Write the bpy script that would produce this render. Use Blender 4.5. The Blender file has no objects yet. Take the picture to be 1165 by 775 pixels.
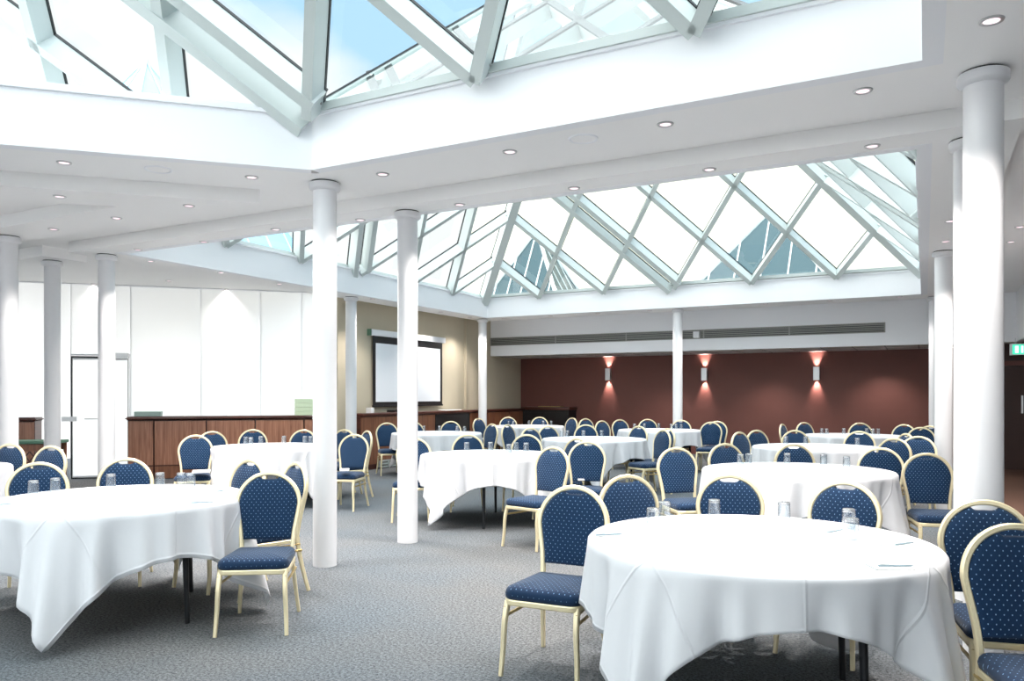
import bpy, bmesh, math, random
from mathutils import Vector, Matrix, geometry, noise
PI = math.pi
random.seed(7)
sc = bpy.context.scene
COL = sc.collection

# ------------------------------------------------------------------ camera model (metres, camera stands at the origin)
H, F, CX, HZ, YAW = 1.42, 882.0, 582.5, 450.0, math.radians(28)
fw = Vector((-math.sin(YAW), math.cos(YAW), 0)); rt = Vector((math.cos(YAW), math.sin(YAW), 0))
def at_d(u, v, d):
    p = fw*d + rt*((u-CX)/F*d); p.z = H + (HZ-v)/F*d; return p
def at_z(u, v, z): return at_d(u, v, (H-z)*F/(v-HZ))
def at_X(u, v, X): return at_d(u, v, X/(fw.x + rt.x*(u-CX)/F))
def at_Y(u, v, Y): return at_d(u, v, Y/(fw.y + rt.y*(u-CX)/F))
def LD(lat, d): return fw*d + rt*lat

# ------------------------------------------------------------------ helpers
def tag(o, label=None, cat=None, group=None, kind=None):
    if label: o['label'] = label
    if cat: o['category'] = cat
    if group: o['group'] = group
    if kind: o['kind'] = kind
    return o
def empty(name, loc=(0,0,0), rz=0):
    o = bpy.data.objects.new(name, None); COL.objects.link(o)
    o.location = loc; o.rotation_euler = (0,0,rz); o.empty_display_size = .1
    return o
def obj(name, bm, mats, parent=None, smooth=False, loc=None):
    if not isinstance(mats, (list, tuple)): mats = [mats]
    bmesh.ops.recalc_face_normals(bm, faces=bm.faces[:])
    me = bpy.data.meshes.new(name); bm.to_mesh(me); bm.free()
    for m in mats: me.materials.append(m)
    if smooth:
        for p in me.polygons: p.use_smooth = True
        if smooth != 'all':
            me.set_sharp_from_angle(angle=math.radians(35))
    o = bpy.data.objects.new(name, me); COL.objects.link(o)
    if parent is not None: o.parent = parent
    if loc is not None: o.location = loc
    return o
def struct(name, bm, mats, label, cat, smooth=False):
    return tag(obj(name, bm, mats, None, smooth), label, cat, None, 'structure')
def B(): return bmesh.new()
def box(bm, x0, x1, y0, y1, z0, z1, mi=0, M=None):
    vs = [bm.verts.new((x,y,z)) for z in (z0,z1) for (x,y) in ((x0,y0),(x1,y0),(x1,y1),(x0,y1))]
    if M is not None:
        for v in vs: v.co = M @ v.co
    for f in ((3,2,1,0),(4,5,6,7),(0,1,5,4),(1,2,6,5),(2,3,7,6),(3,0,4,7)):
        bm.faces.new([vs[i] for i in f]).material_index = mi
    return vs
def bbox(x0, x1, y0, y1, z0, z1, r=.004, seg=2):
    bm = B(); box(bm, x0, x1, y0, y1, z0, z1)
    bmesh.ops.bevel(bm, geom=bm.edges[:], offset=r, segments=seg, affect='EDGES', profile=.5)
    return bm
def prism(bm, pts, z0, z1, mi=0):
    lo = [bm.verts.new((p[0],p[1],z0)) for p in pts]; hi = [bm.verts.new((p[0],p[1],z1)) for p in pts]
    n = len(pts)
    for i in range(n):
        bm.faces.new((lo[i],lo[(i+1)%n],hi[(i+1)%n],hi[i])).material_index = mi
    for t in geometry.tessellate_polygon([[Vector((p[0],p[1],0)) for p in pts]]):
        bm.faces.new([lo[i] for i in t]).material_index = mi
        bm.faces.new([hi[i] for i in t]).material_index = mi
def lathe(bm, prof, n=32, c=(0,0,0), mi=0, cap=True):
    rings = []
    for r, z in prof:
        rings.append([bm.verts.new((c[0]+r*math.cos(2*PI*k/n), c[1]+r*math.sin(2*PI*k/n), c[2]+z)) for k in range(n)])
    for a, b in zip(rings, rings[1:]):
        for k in range(n): bm.faces.new((a[k],a[(k+1)%n],b[(k+1)%n],b[k])).material_index = mi
    if cap:
        bm.faces.new(rings[0]).material_index = mi; bm.faces.new(rings[-1]).material_index = mi
def sweep(bm, path, w, d, hint, closed=False, mi=0, k=8, e=.5, wd=None):
    """superellipse tube along path; hint = approximate depth axis"""
    n = len(path); rings = []
    path = [Vector(p) for p in path]
    for i, p in enumerate(path):
        if closed: t = path[(i+1)%n]-path[i-1]
        else: t = path[min(i+1,n-1)]-path[max(i-1,0)]
        t.normalize()
        h = Vector(hint); a = (h - t*h.dot(t)).normalized(); b = t.cross(a)
        s = 1 if wd is None else wd[i]
        ring = []
        for j in range(k):
            an = 2*PI*(j+.5)/k; c_, s_ = math.cos(an), math.sin(an)
            cc = math.copysign(abs(c_)**e, c_); ss = math.copysign(abs(s_)**e, s_)
            ring.append(bm.verts.new(p + b*(cc*w/2*s) + a*(ss*d/2*s)))
        rings.append(ring)
    for i in range(n if closed else n-1):
        A_, B_ = rings[i], rings[(i+1)%n]
        for j in range(k): bm.faces.new((A_[j],A_[(j+1)%k],B_[(j+1)%k],B_[j])).material_index = mi
    if not closed:
        bm.faces.new(rings[0]).material_index = mi; bm.faces.new(rings[-1]).material_index = mi
def beam(bm, P, Q, n, w, d, off=0, mi=0):
    """rectangular beam from P to Q; depth d measured below the surface whose normal is n"""
    P, Q, n = Vector(P), Vector(Q), Vector(n).normalized()
    t = (Q-P).normalized(); s = t.cross(n).normalized()
    vs = []
    for p in (P, Q):
        for (a, b) in ((-w/2, off), (w/2, off), (w/2, off-d), (-w/2, off-d)):
            vs.append(bm.verts.new(p + s*a + n*b))
    for f in ((0,1,2,3),(7,6,5,4),(0,4,5,1),(1,5,6,2),(2,6,7,3),(3,7,4,0)):
        bm.faces.new([vs[i] for i in f]).material_index = mi

# ------------------------------------------------------------------ materials
def lin(c):
    return tuple(((x/255)/12.92 if x/255 <= .04045 else (((x/255)+.055)/1.055)**2.4) for x in c) + (1,)
def new(name):
    m = bpy.data.materials.new(name); m.use_nodes = True
    nt = m.node_tree; return m, nt, nt.nodes['Principled BSDF'], nt.nodes, nt.links
def plain(name, rgb, rough=.5, metal=0, spec=.5, noise_amt=0, nscale=30, bump=0):
    m, nt, p, N, L = new(name)
    p.inputs['Base Color'].default_value = lin(rgb); p.inputs['Roughness'].default_value = rough
    p.inputs['Metallic'].default_value = metal; p.inputs['Specular IOR Level'].default_value = spec
    if noise_amt or bump:
        tc = N.new('ShaderNodeTexCoord'); nz = N.new('ShaderNodeTexNoise'); nz.inputs['Scale'].default_value = nscale
        nz.inputs['Detail'].default_value = 4
        L.new(tc.outputs['Object'], nz.inputs['Vector'])
        if noise_amt:
            mx = N.new('ShaderNodeMix'); mx.data_type = 'RGBA'
            c = lin(rgb)
            mx.inputs[6].default_value = tuple(x*(1-noise_amt) for x in c[:3])+(1,)
            mx.inputs[7].default_value = tuple(min(1,x*(1+noise_amt)) for x in c[:3])+(1,)
            L.new(nz.outputs['Fac'], mx.inputs[0]); L.new(mx.outputs[2], p.inputs['Base Color'])
        if bump:
            b = N.new('ShaderNodeBump'); b.inputs['Strength'].default_value = bump; b.inputs['Distance'].default_value = .004
            L.new(nz.outputs['Fac'], b.inputs['Height']); L.new(b.outputs['Normal'], p.inputs['Normal'])
    return m
def math_node(N, L, op, a, b=None, c=None):
    n = N.new('ShaderNodeMath'); n.operation = op
    for i, x in enumerate((a, b, c)):
        if x is None: continue
        if isinstance(x, (int, float)): n.inputs[i].default_value = x
        else: L.new(x, n.inputs[i])
    return n.outputs[0]
def emit(name, rgb, s):
    m = bpy.data.materials.new(name); m.use_nodes = True; N = m.node_tree.nodes; N.clear()
    e = N.new('ShaderNodeEmission'); e.inputs[0].default_value = lin(rgb); e.inputs[1].default_value = s
    o = N.new('ShaderNodeOutputMaterial'); m.node_tree.links.new(e.outputs[0], o.inputs[0]); return m
def glassy(name, tint, gloss=.08, rough=.0, edge=.5):
    m = bpy.data.materials.new(name); m.use_nodes = True; nt = m.node_tree; N = nt.nodes; L = nt.links; N.clear()
    t = N.new('ShaderNodeBsdfTransparent'); t.inputs[0].default_value = lin(tint)
    g = N.new('ShaderNodeBsdfGlossy'); g.inputs['Roughness'].default_value = rough
    lw = N.new('ShaderNodeLayerWeight'); lw.inputs[0].default_value = .25
    f = math_node(N, L, 'MULTIPLY_ADD', lw.outputs['Facing'], edge, gloss)
    mx = N.new('ShaderNodeMixShader'); o = N.new('ShaderNodeOutputMaterial')
    L.new(f, mx.inputs[0]); L.new(t.outputs[0], mx.inputs[1]); L.new(g.outputs[0], mx.inputs[2]); L.new(mx.outputs[0], o.inputs[0])
    return m
def wood(name, a, b, vert=True, scale=1):
    m, nt, p, N, L = new(name)
    tc = N.new('ShaderNodeTexCoord'); mp = N.new('ShaderNodeMapping')
    mp.inputs['Scale'].default_value = (14*scale, 14*scale, .8*scale) if vert else (.8*scale, .8*scale, 14*scale)
    nz = N.new('ShaderNodeTexNoise'); nz.inputs['Scale'].default_value = 2.2; nz.inputs['Detail'].default_value = 5; nz.inputs['Distortion'].default_value = .6
    mx = N.new('ShaderNodeMix'); mx.data_type = 'RGBA'; mx.inputs[6].default_value = lin(a); mx.inputs[7].default_value = lin(b)
    r = N.new('ShaderNodeMapRange'); r.inputs[1].default_value = .3; r.inputs[2].default_value = .7
    L.new(tc.outputs['Object'], mp.inputs[0]); L.new(mp.outputs[0], nz.inputs['Vector']); L.new(nz.outputs['Fac'], r.inputs[0])
    L.new(r.outputs[0], mx.inputs[0]); L.new(mx.outputs[2], p.inputs['Base Color']); p.inputs['Roughness'].default_value = .35
    return m
def fabric(name, axes, base, dot, cell=.021, rad=.125):
    m, nt, p, N, L = new(name)
    tc = N.new('ShaderNodeTexCoord'); sp = N.new('ShaderNodeSeparateXYZ'); L.new(tc.outputs['Object'], sp.inputs[0])
    x, y = sp.outputs[axes[0]], sp.outputs[axes[1]]
    k = 1/cell
    s = math_node(N, L, 'MULTIPLY', math_node(N, L, 'ADD', x, math_node(N, L, 'MULTIPLY', y, .8)), k*.72)
    t = math_node(N, L, 'MULTIPLY', math_node(N, L, 'SUBTRACT', x, math_node(N, L, 'MULTIPLY', y, .8)), k*.72)
    fs = math_node(N, L, 'SUBTRACT', math_node(N, L, 'FRACT', s), .5); ft = math_node(N, L, 'SUBTRACT', math_node(N, L, 'FRACT', t), .5)
    dd = math_node(N, L, 'SQRT', math_node(N, L, 'ADD', math_node(N, L, 'MULTIPLY', fs, fs), math_node(N, L, 'MULTIPLY', ft, ft)))
    dm = math_node(N, L, 'SUBTRACT', 1, math_node(N, L, 'SMOOTH_MIN', 1, math_node(N, L, 'MULTIPLY', dd, 1/rad), 0))
    dm = math_node(N, L, 'MINIMUM', math_node(N, L, 'MULTIPLY', math_node(N, L, 'MAXIMUM', dm, 0), 2.5), 1)
    nz = N.new('ShaderNodeTexNoise'); nz.inputs['Scale'].default_value = 260; L.new(tc.outputs['Object'], nz.inputs['Vector'])
    c = lin(base); c0 = N.new('ShaderNodeMix'); c0.data_type = 'RGBA'
    c0.inputs[6].default_value = tuple(v*.75 for v in c[:3])+(1,); c0.inputs[7].default_value = tuple(v*1.25 for v in c[:3])+(1,)
    L.new(nz.outputs['Fac'], c0.inputs[0])
    mx = N.new('ShaderNodeMix'); mx.data_type = 'RGBA'; mx.inputs[7].default_value = lin(dot)
    L.new(dm, mx.inputs[0]); L.new(c0.outputs[2], mx.inputs[6]); L.new(mx.outputs[2], p.inputs['Base Color'])
    p.inputs['Roughness'].default_value = .85; p.inputs['Specular IOR Level'].default_value = .2
    p.inputs['Sheen Weight'].default_value = .15
    return m

M = {}
M['white'] = plain('white paint', (240,241,244), .55, spec=.3)
M['ceil'] = plain('ceiling paint', (247,246,245), .7, spec=.2)
M['column'] = plain('column gloss paint', (220,220,222), .3, spec=.4)
M['beige'] = plain('beige wall paint', (192,182,160), .8, noise_amt=.04, nscale=3)
M['red'] = plain('brown red wall', (112,66,57), .6, noise_amt=.06, nscale=2.5)
M['darkwall'] = plain('dark brown wall', (58,32,26), .5)
M['gold'] = plain('pale gold frame', (240,225,186), .32, .4)
M['golddark'] = plain('gold rod', (190,165,110), .35, .6)
M['black'] = plain('black leg', (22,24,28), .4)
M['blackbox'] = plain('black laminate', (28,27,28), .35)
M['tabletop'] = plain('table board', (150,120,90), .5)
M['alu'] = plain('white aluminium', (196,204,202), .3, spec=.5)
M['gasket'] = plain('black gasket', (20,26,30), .5)
M['silver'] = plain('brushed steel', (200,200,200), .3, .8)
M['paper'] = plain('paper', (245,245,243), .8)
M['pen'] = plain('pen barrel', (140,160,168), .35)
M['wood'] = wood('walnut veneer', (140,90,68), (186,132,104))
M['wooddark'] = wood('dark walnut', (62,30,22), (92,48,36), vert=False)
M['woodside'] = wood('brown veneer', (112,68,48), (150,98,70))
M['green'] = plain('green baize', (92,128,108), .9)
M['mint'] = plain('mint plastic', (216,233,200), .5)
M['teal'] = plain('pale teal box', (168,192,184), .5)
M['fab_back'] = fabric('navy dotted back', (0,2), (17,46,76), (134,168,206))
M['fab_seat'] = fabric('navy dotted seat', (0,1), (16,42,70), (110,144,180))
M['glass'] = glassy('skylight glass', (238,244,243), .05, edge=.25)
M['tumbler'] = glassy('tumbler glass', (246,249,251), .10, .02, edge=.5)
M['tumbase'] = glassy('tumbler base glass', (236,240,244), .42, .2, edge=.4)
M['lamp'] = emit('downlight lens', (255,222,231), 1.0)
M['exit_green'] = emit('exit sign face', (70,205,165), 1.0)
M['exit_white'] = emit('exit sign marks', (240,255,250), 1.2)
M['screen'] = plain('projection fabric', (236,239,244), .85)
M['grille'] = plain('grey grille', (150,150,146), .5, .3)
M['grilledark'] = plain('grille gap', (70,72,70), .7)
M['tile'] = plain('ceiling tile', (205,200,196), .8, noise_amt=.05, nscale=40)
M['cream'] = plain('cream cladding', (204,200,180), .7)
M['tealroof'] = plain('teal glazed roof', (26,66,74), .25)
M['blueroof'] = plain('blue glazed roof', (150,196,226), .2)

# frosted glazing
def mk_frost():
    m = bpy.data.materials.new('frosted glass'); m.use_nodes = True; nt = m.node_tree; N = nt.nodes; L = nt.links; N.clear()
    t = N.new('ShaderNodeBsdfTranslucent'); t.inputs[0].default_value = (.93,.95,.95,1)
    d = N.new('ShaderNodeBsdfDiffuse'); d.inputs[0].default_value = (.9,.92,.92,1)
    g = N.new('ShaderNodeBsdfGlossy'); g.inputs['Roughness'].default_value = .25
    a = N.new('ShaderNodeMixShader'); a.inputs[0].default_value = .15
    b = N.new('ShaderNodeMixShader'); b.inputs[0].default_value = .05
    o = N.new('ShaderNodeOutputMaterial')
    L.new(t.outputs[0], a.inputs[1]); L.new(d.outputs[0], a.inputs[2]); L.new(a.outputs[0], b.inputs[1]); L.new(g.outputs[0], b.inputs[2]); L.new(b.outputs[0], o.inputs[0])
    return m
M['frost'] = mk_frost()
# carpet
def mk_carpet():
    m, nt, p, N, L = new('grey flecked carpet')
    tc = N.new('ShaderNodeTexCoord')
    n1 = N.new('ShaderNodeTexNoise'); n1.inputs['Scale'].default_value = 62; n1.inputs['Detail'].default_value = 6; n1.inputs['Roughness'].default_value = .85
    n2 = N.new('ShaderNodeTexNoise'); n2.inputs['Scale'].default_value = .55; n2.inputs['Detail'].default_value = 3
    L.new(tc.outputs['Object'], n1.inputs['Vector']); L.new(tc.outputs['Object'], n2.inputs['Vector'])
    r = N.new('ShaderNodeValToRGB'); e = r.color_ramp.elements
    e[0].position = .38; e[0].color = lin((47,51,54)); e[1].position = .62; e[1].color = lin((126,130,133))
    L.new(n1.outputs['Fac'], r.inputs[0])
    mx = N.new('ShaderNodeMix'); mx.data_type = 'RGBA'; mx.blend_type = 'MULTIPLY'; mx.inputs[0].default_value = 1
    g = N.new('ShaderNodeMapRange'); g.inputs[1].default_value = .3; g.inputs[2].default_value = .7; g.inputs[3].default_value = .9; g.inputs[4].default_value = 1.08
    tn = N.new('ShaderNodeValToRGB'); te = tn.color_ramp.elements
    te[0].position = .36; te[0].color = (.90,.96,1.02,1); te[1].position = .62; te[1].color = (1.04,.98,.94,1)
    L.new(n2.outputs['Fac'], tn.inputs[0]); L.new(r.outputs[0], mx.inputs[6]); L.new(tn.outputs[0], mx.inputs[7])
    # brown carpet beyond the right row of columns
    sp = N.new('ShaderNodeSeparateXYZ'); L.new(tc.outputs['Object'], sp.inputs[0])
    k = math_node(N, L, 'MULTIPLY', math_node(N, L, 'GREATER_THAN', sp.outputs[0], .75), math_node(N, L, 'GREATER_THAN', sp.outputs[1], 8.0))
    m2 = N.new('ShaderNodeMix'); m2.data_type = 'RGBA'; m2.inputs[7].default_value = lin((96,72,62))
    L.new(k, m2.inputs[0]); L.new(mx.outputs[2], m2.inputs[6]); L.new(m2.outputs[2], p.inputs['Base Color'])
    b = N.new('ShaderNodeBump'); b.inputs['Strength'].default_value = .6; b.inputs['Distance'].default_value = .006
    L.new(n1.outputs['Fac'], b.inputs['Height']); L.new(b.outputs['Normal'], p.inputs['Normal'])
    p.inputs['Roughness'].default_value = .95; p.inputs['Specular IOR Level'].default_value = .1
    return m
M['carpet'] = mk_carpet()
def mk_cloth():
    m, nt, p, N, L = new('white table linen')
    p.inputs['Base Color'].default_value = lin((213,214,217)); p.inputs['Roughness'].default_value = .8; p.inputs['Specular IOR Level'].default_value = .2
    uv = N.new('ShaderNodeUVMap'); uv.uv_map = 'flat'
    sp = N.new('ShaderNodeSeparateXYZ'); L.new(uv.outputs[0], sp.inputs[0])
    hs = []
    for ax in (0, 1):
        f = math_node(N, L, 'ABSOLUTE', math_node(N, L, 'SUBTRACT', math_node(N, L, 'FRACT', math_node(N, L, 'MULTIPLY_ADD', sp.outputs[ax], 1.88, .5)), .5))
        hs.append(math_node(N, L, 'MAXIMUM', math_node(N, L, 'SUBTRACT', 1, math_node(N, L, 'MULTIPLY', f, 55)), 0))
    nz = N.new('ShaderNodeTexNoise'); nz.inputs['Scale'].default_value = 5; nz.inputs['Detail'].default_value = 3
    L.new(uv.outputs[0], nz.inputs['Vector'])
    h = math_node(N, L, 'ADD', math_node(N, L, 'MAXIMUM', hs[0], hs[1]), math_node(N, L, 'MULTIPLY', nz.outputs['Fac'], 1.2))
    b = N.new('ShaderNodeBump'); b.inputs['Strength'].default_value = .55; b.inputs['Distance'].default_value = .006
    L.new(h, b.inputs['Height']); L.new(b.outputs['Normal'], p.inputs['Normal'])
    return m
M['cloth'] = mk_cloth()

# ------------------------------------------------------------------ setting
CZ, RZ, FZ = 3.20, 3.33, 3.64           # soffit, raised ceiling, top of the skylight fascias
RB = 2.41                               # underside of the back bulkhead
XL, YR, YB = -9.65, 18.66, 17.0         # screen wall, red wall, bulkhead face
DG = 20.88                              # frosted wall: y - x = DG
s2 = 2**-.5
def diag(t, off=0, z=0):                # point on the frosted wall, t metres from its corner, off metres into the room
    return Vector((XL - t*s2 + off*s2, XL + DG - t*s2 - off*s2, z))
bm = B(); box(bm, -17, 5.2, -6.2, 19, -.12, 0)
struct('floor', bm, M['carpet'], 'grey flecked carpet covering the whole function room', 'floor')

FO = [(-4.26,4.65), (-7.9,1.01), (-7.9,-4.2), (-.01,-4.2), (-.01,4.65)]       # front opening
RO = [(-8.83,6.32), (-.05,6.32), (-.05,15.4), (-8.83,15.4)]                    # rear opening
bm = B(); 
for q in ([(-16.5,-6.1),(5.1,-6.1),(5.1,-4.26),(-16.5,-4.26)], [(-16.5,-4.26),(-7.96,-4.26),(-7.96,1.04),(-16.5,1.04)], [(-16.5,1.04),(-7.96,1.04),(-4.29,4.71),(-16.4,4.71)],
          [(.05,-4.26),(5.1,-4.26),(5.1,4.71),(.05,4.71)], [(-16.4,4.71),(5.1,4.71),(5.1,6.26),(-14.7,6.26)], [(-14.7,6.26),(-8.89,6.26),(-8.89,15.46),(-9.75,15.46),(-9.75,11.3)],
          [(.01,6.26),(5.1,6.26),(5.1,15.46),(.01,15.46)], [(-9.75,15.46),(5.1,15.46),(5.1,17.7),(-9.75,17.7)]): prism(bm, q, RZ, RZ+.12)
struct('ceiling', bm, M['ceil'], 'raised white ceiling cut by two large skylight openings', 'ceiling')
def soffit(name, polys, label):
    bm = B()
    for p in polys: prism(bm, p, CZ, RZ)
    struct(name, bm, M['ceil'], label, 'ceiling')
soffit('ceiling_soffit', [[(-4.30,4.75),(-4.53,5.3),(.57,5.3),(.57,4.75)],
                          [(-4.30,4.752),(-7.97,1.082),(-7.97,1.86),(-4.53,5.3)],
                          [(.09,-4.2),(.57,-4.2),(.57,4.75),(.09,4.75)],
                          [(-8.5,-4.2),(-7.97,-4.2),(-7.97,1.86),(-8.5,1.33)]], 'lower white soffit strip around the front skylight')
tri = [tuple(at_z(133,235,CZ))[:2], tuple(at_z(-160,288,CZ))[:2], tuple(at_z(-160,220,CZ))[:2]]
# left lowered field with the wedge-shaped recess: built as strips around the recess
A_, B_, C_ = Vector(tri[0]+(0,)), Vector(tri[1]+(0,)), Vector(tri[2]+(0,))
soffit('ceiling_panel', [[(-5.44,5.25),(-9.9,5.25),(-10.42,4.73),(A_.x,A_.y)],
                         [(-5.44,5.25),(A_.x,A_.y),(C_.x,C_.y),(-9.6,1.09)]], 'lowered white ceiling field above the left column with a wedge recess')
soffit('ceiling_bulkhead', [[(-9.4,5.93),(3.4,5.93),(3.4,6.22),(-9.4,6.22)],
                            [(-9.4,6.22),(-8.93,6.22),(-8.93,16.15),(-9.4,16.15)],
                            [(.05,6.22),(.57,6.22),(.57,16.9),(.05,16.9)],
                            [(-8.93,15.5),(.05,15.5),(.05,16.15),(-8.93,16.15)]], 'lower white soffit strip framing the rear skylight')
soffit('ceiling_block', [[(-10.4,5.9),(-9.9,5.9),(-9.9,6.5),(-10.4,6.5)], [(-10.4,6.0),(-10.4,6.4),(-13.0,3.8),(-12.6,3.4)]],
       'short lowered white ceiling block above the back left column')

# fascias around the openings
def fascia(name, P, Q, out, label):
    P, Q, o = Vector(P+(0,)), Vector(Q+(0,)), Vector(out+(0,)).normalized()*.1
    bm = B(); prism(bm, [P, Q, Q+o, P+o], CZ-.003, FZ)
    prism(bm, [P-o*.25, Q-o*.25, Q, P], FZ-.03, FZ)
    struct(name, bm, M['white'], label, 'trim')
fascia('trim_1', FO[0], (.09,4.65), (0,1), 'deep white fascia under the far edge of the front skylight')
fascia('trim_2', FO[1], FO[0], (-1,1), 'deep white angled fascia at the left of the front skylight')
fascia('trim_3', FO[4], FO[3], (1,0), 'white fascia on the right side of the front skylight')
fascia('trim_4', (-8.93,15.4), (.05,15.4), (0,1), 'white fascia along the far side of the rear skylight')
fascia('trim_5', RO[0], RO[3], (-1,0), 'white fascia along the left side of the rear skylight')
fascia('trim_6', RO[1], RO[2], (1,0), 'white fascia along the right side of the rear skylight')
fascia('trim_7', (-8.93,6.32), (.05,6.32), (0,-1), 'white fascia along the near side of the rear skylight')
bm = B(); prism(bm, [(-7.9,1.01),(-4.26,4.65),(-8.75,4.75)], FZ-.02, FZ+.03); prism(bm, [(-8.75,4.75),(-7.9,1.01),(-7.9,-4.3),(-8.75,-4.3)], FZ-.02, FZ+.03)
struct('trim_8', bm, M['white'], 'white roof deck behind the angled fascia', 'trim')
bm = B()  # unseen deck strips, shaped only to block light around the skylights
for q in ((-17,5.3,-6.3,-4.25), (-17,-8.7,-4.25,4.7), (.3,5.3,-4.25,4.7), (-16.6,5.3,4.7,6.25), (-14.7,-8.95,6.25,11.3), (-9.9,-8.95,11.3,15.45), (.1,5.3,6.25,15.45), (-9.9,5.3,15.45,19.2)):
    box(bm, q[0], q[1], q[2], q[3], FZ+.02, FZ+.06)
struct('trim_9', bm, M['tile'], 'unseen flat roof deck blocking light between the two skylights', 'roof')

# walls
bm = B(); box(bm, XL-.15, XL, 11.23, YR+.1, 0, 3.5)
box(bm, XL, XL+.07, 15.72, 16.2, 0, RZ)
struct('wall_left', bm, M['beige'], 'beige wall that carries the projection screen', 'wall')
bm = B(); box(bm, XL-.15, 1.0, YR, YR+.12, 0, 2.6)
struct('wall_back', bm, M['red'], 'brown red wall with three lit sconces', 'wall')
bm = B(); box(bm, .8, 5.0, 17.62, 17.74, 0, 3.5); box(bm, .68, .8, 17.1, 18.66, 0, 2.6)
struct('wall_right_back', bm, M['darkwall'], 'dark brown wall behind the right columns', 'wall')
bm = B(); box(bm, XL, 1.5, YB, YB+.12, RB, RZ); box(bm, 1.5, 1.62, 9.0, YB+.12, RB, RZ)
struct('wall_bulkhead', bm, M['white'], 'white bulkhead with long air grille above the brown red recess', 'wall')
bm = B(); box(bm, XL, 1.62, YB+.12, YR, RB+.0, RB+.06)
for i in range(18): box(bm, XL+.55+i*.6, XL+.56+i*.6, YB+.13, YR-.01, RB-.004, RB, 1)
for y in (17.5, 18.1): box(bm, XL+.01, 1.6, y, y+.01, RB-.004, RB, 1)
struct('ceiling_recess', bm, [M['tile'], M['grilledark']], 'tiled low ceiling inside the brown red recess', 'ceiling')
bm = B(); box(bm, 1.62, 5.0, 9.0, 17.62, RB+.02, RB+.1); struct('ceiling_right', bm, M['tile'], 'low ceiling right of the column row', 'ceiling')
bm = B(); box(bm, 5.0, 5.12, -6.2, 17.7, 0, 3.6); struct('wall_right', bm, M['white'], 'plain white wall on the right side', 'wall')
bm = B(); box(bm, -16.6, 5.1, -6.2, -6.08, 0, 3.6); bmesh.ops.delete(bm, geom=bm.verts[:], context='VERTS'); box(bm, -16.6, 5.1, -6.2, -6.08, 0, 1.0); box(bm, -16.6, 5.1, -6.2, -6.08, 3.3, 3.6)
struct('wall_front', bm, M['white'], 'white parapet wall behind the viewpoint', 'wall')
for i in range(7):  # unseen frosted bays added to let in frontal fill light
    r_ = tag(empty('window_%d' % (11+i)), 'added unseen frosted glazing bay for fill light behind the viewpoint', 'window', 'added frosted fill light bays behind the viewpoint', 'structure')
    bm = B(); bm.faces.new([bm.verts.new((x,-6.14,z)) for x, z in ((-16.5+i*3.08,1.0),(-13.44+i*3.08,1.0),(-13.44+i*3.08,3.3),(-16.5+i*3.08,3.3))]); obj('frosted_pane', bm, M['frost'], r_)
    bm = B(); box(bm, -13.46+i*3.08, -13.40+i*3.08, -6.18, -6.1, 1.0, 3.3); obj('window_frame', bm, M['alu'], r_)
bm = B(); box(bm, -16.6, -16.48, -6.1, 4.5, 0, 3.6); struct('wall_side', bm, M['white'], 'plain white wall at the far left', 'wall')

# frosted glazed wall, one framed bay per seam
def diagbox(bm, t0, t1, o0, o1, z0, z1, mi=0):
    pts = [diag(t0,o0), diag(t1,o0), diag(t1,o1), diag(t0,o1)]
    prism(bm, [(p.x,p.y) for p in pts], z0, z1, mi)
def t_of(u):                            # distance along the frosted wall seen at pixel column u
    k = fw + rt*((u-CX)/F); s = DG/(k.y-k.x); return (XL - k.x*s)/s2
td0, td1 = t_of(148), t_of(80)
seams = [0] + [t_of(u) for u in (343,296,228)] + [td0]
wn = 1
def frosted(t0, t1, zb, label):
    global wn
    wn += 1
    r = tag(empty('window_%d' % (wn+1)), label, 'window', None, 'structure')
    bm = B(); p_, q_ = diag(t0,-.02), diag(t1,-.02); bm.faces.new([bm.verts.new((a.x,a.y,z)) for a, z in ((p_,zb),(q_,zb),(q_,3.36),(p_,3.36))]); obj('frosted_pane', bm, M['frost'], r)
    bm = B(); diagbox(bm, t0, t0+.003, -.035, -.012, zb, 3.36); diagbox(bm, t1-.003, t1, -.035, -.012, zb, 3.36)
    diagbox(bm, t0, t1, -.03, -.008, 3.31, 3.4)
    obj('window_frame', bm, M['white'], r)
for i, nm in enumerate(('beside the beige wall', 'second from the beige wall', 'third from the beige wall', 'beside the white door')):
    frosted(seams[i], seams[i+1], 1.02, 'tall white frosted glazing bay '+nm)
frosted(td0, td1, 2.13, 'white frosted glazing panel over the white door')
frosted(td1, t_of(12), 1.02, 'tall white frosted glazing bay left of the white door')
frosted(t_of(12), 9.6, 1.02, 'tall white frosted glazing bay behind the leftmost column')
# white door
d = tag(empty('door_1', diag((td0+td1)/2)), 'white door set in the frosted glazing', 'door', None, 'structure')
inv = Matrix.Translation(-d.location)
def dpart(name, args, mat):
    bm = B()
    for a in args: diagbox(bm, *a)
    bm.transform(inv); return obj(name, bm, mat, d)
dpart('door_leaf', [(td0+.05, td1-.03, -.02, -.006, .01, .05), (td0+.05, td1-.03, -.02, -.006, 2.03, 2.06)], M['white'])
bm = B(); p_, q_ = diag(td0+.012,-.015), diag(td1-.008,-.015); bm.faces.new([bm.verts.new((a.x,a.y,z)) for a, z in ((p_,.02),(q_,.02),(q_,2.06),(p_,2.06))]); bm.transform(inv); obj('door_glass', bm, M['frost'], d)
dpart('door_frame', [(td0+.004, td0+.012, -.03, .0, 0, 2.13), (td1-.008, td1, -.03, .0, 0, 2.13), (td0+.004, td1, -.03, .0, 2.10, 2.13)], M['white'])
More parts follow.
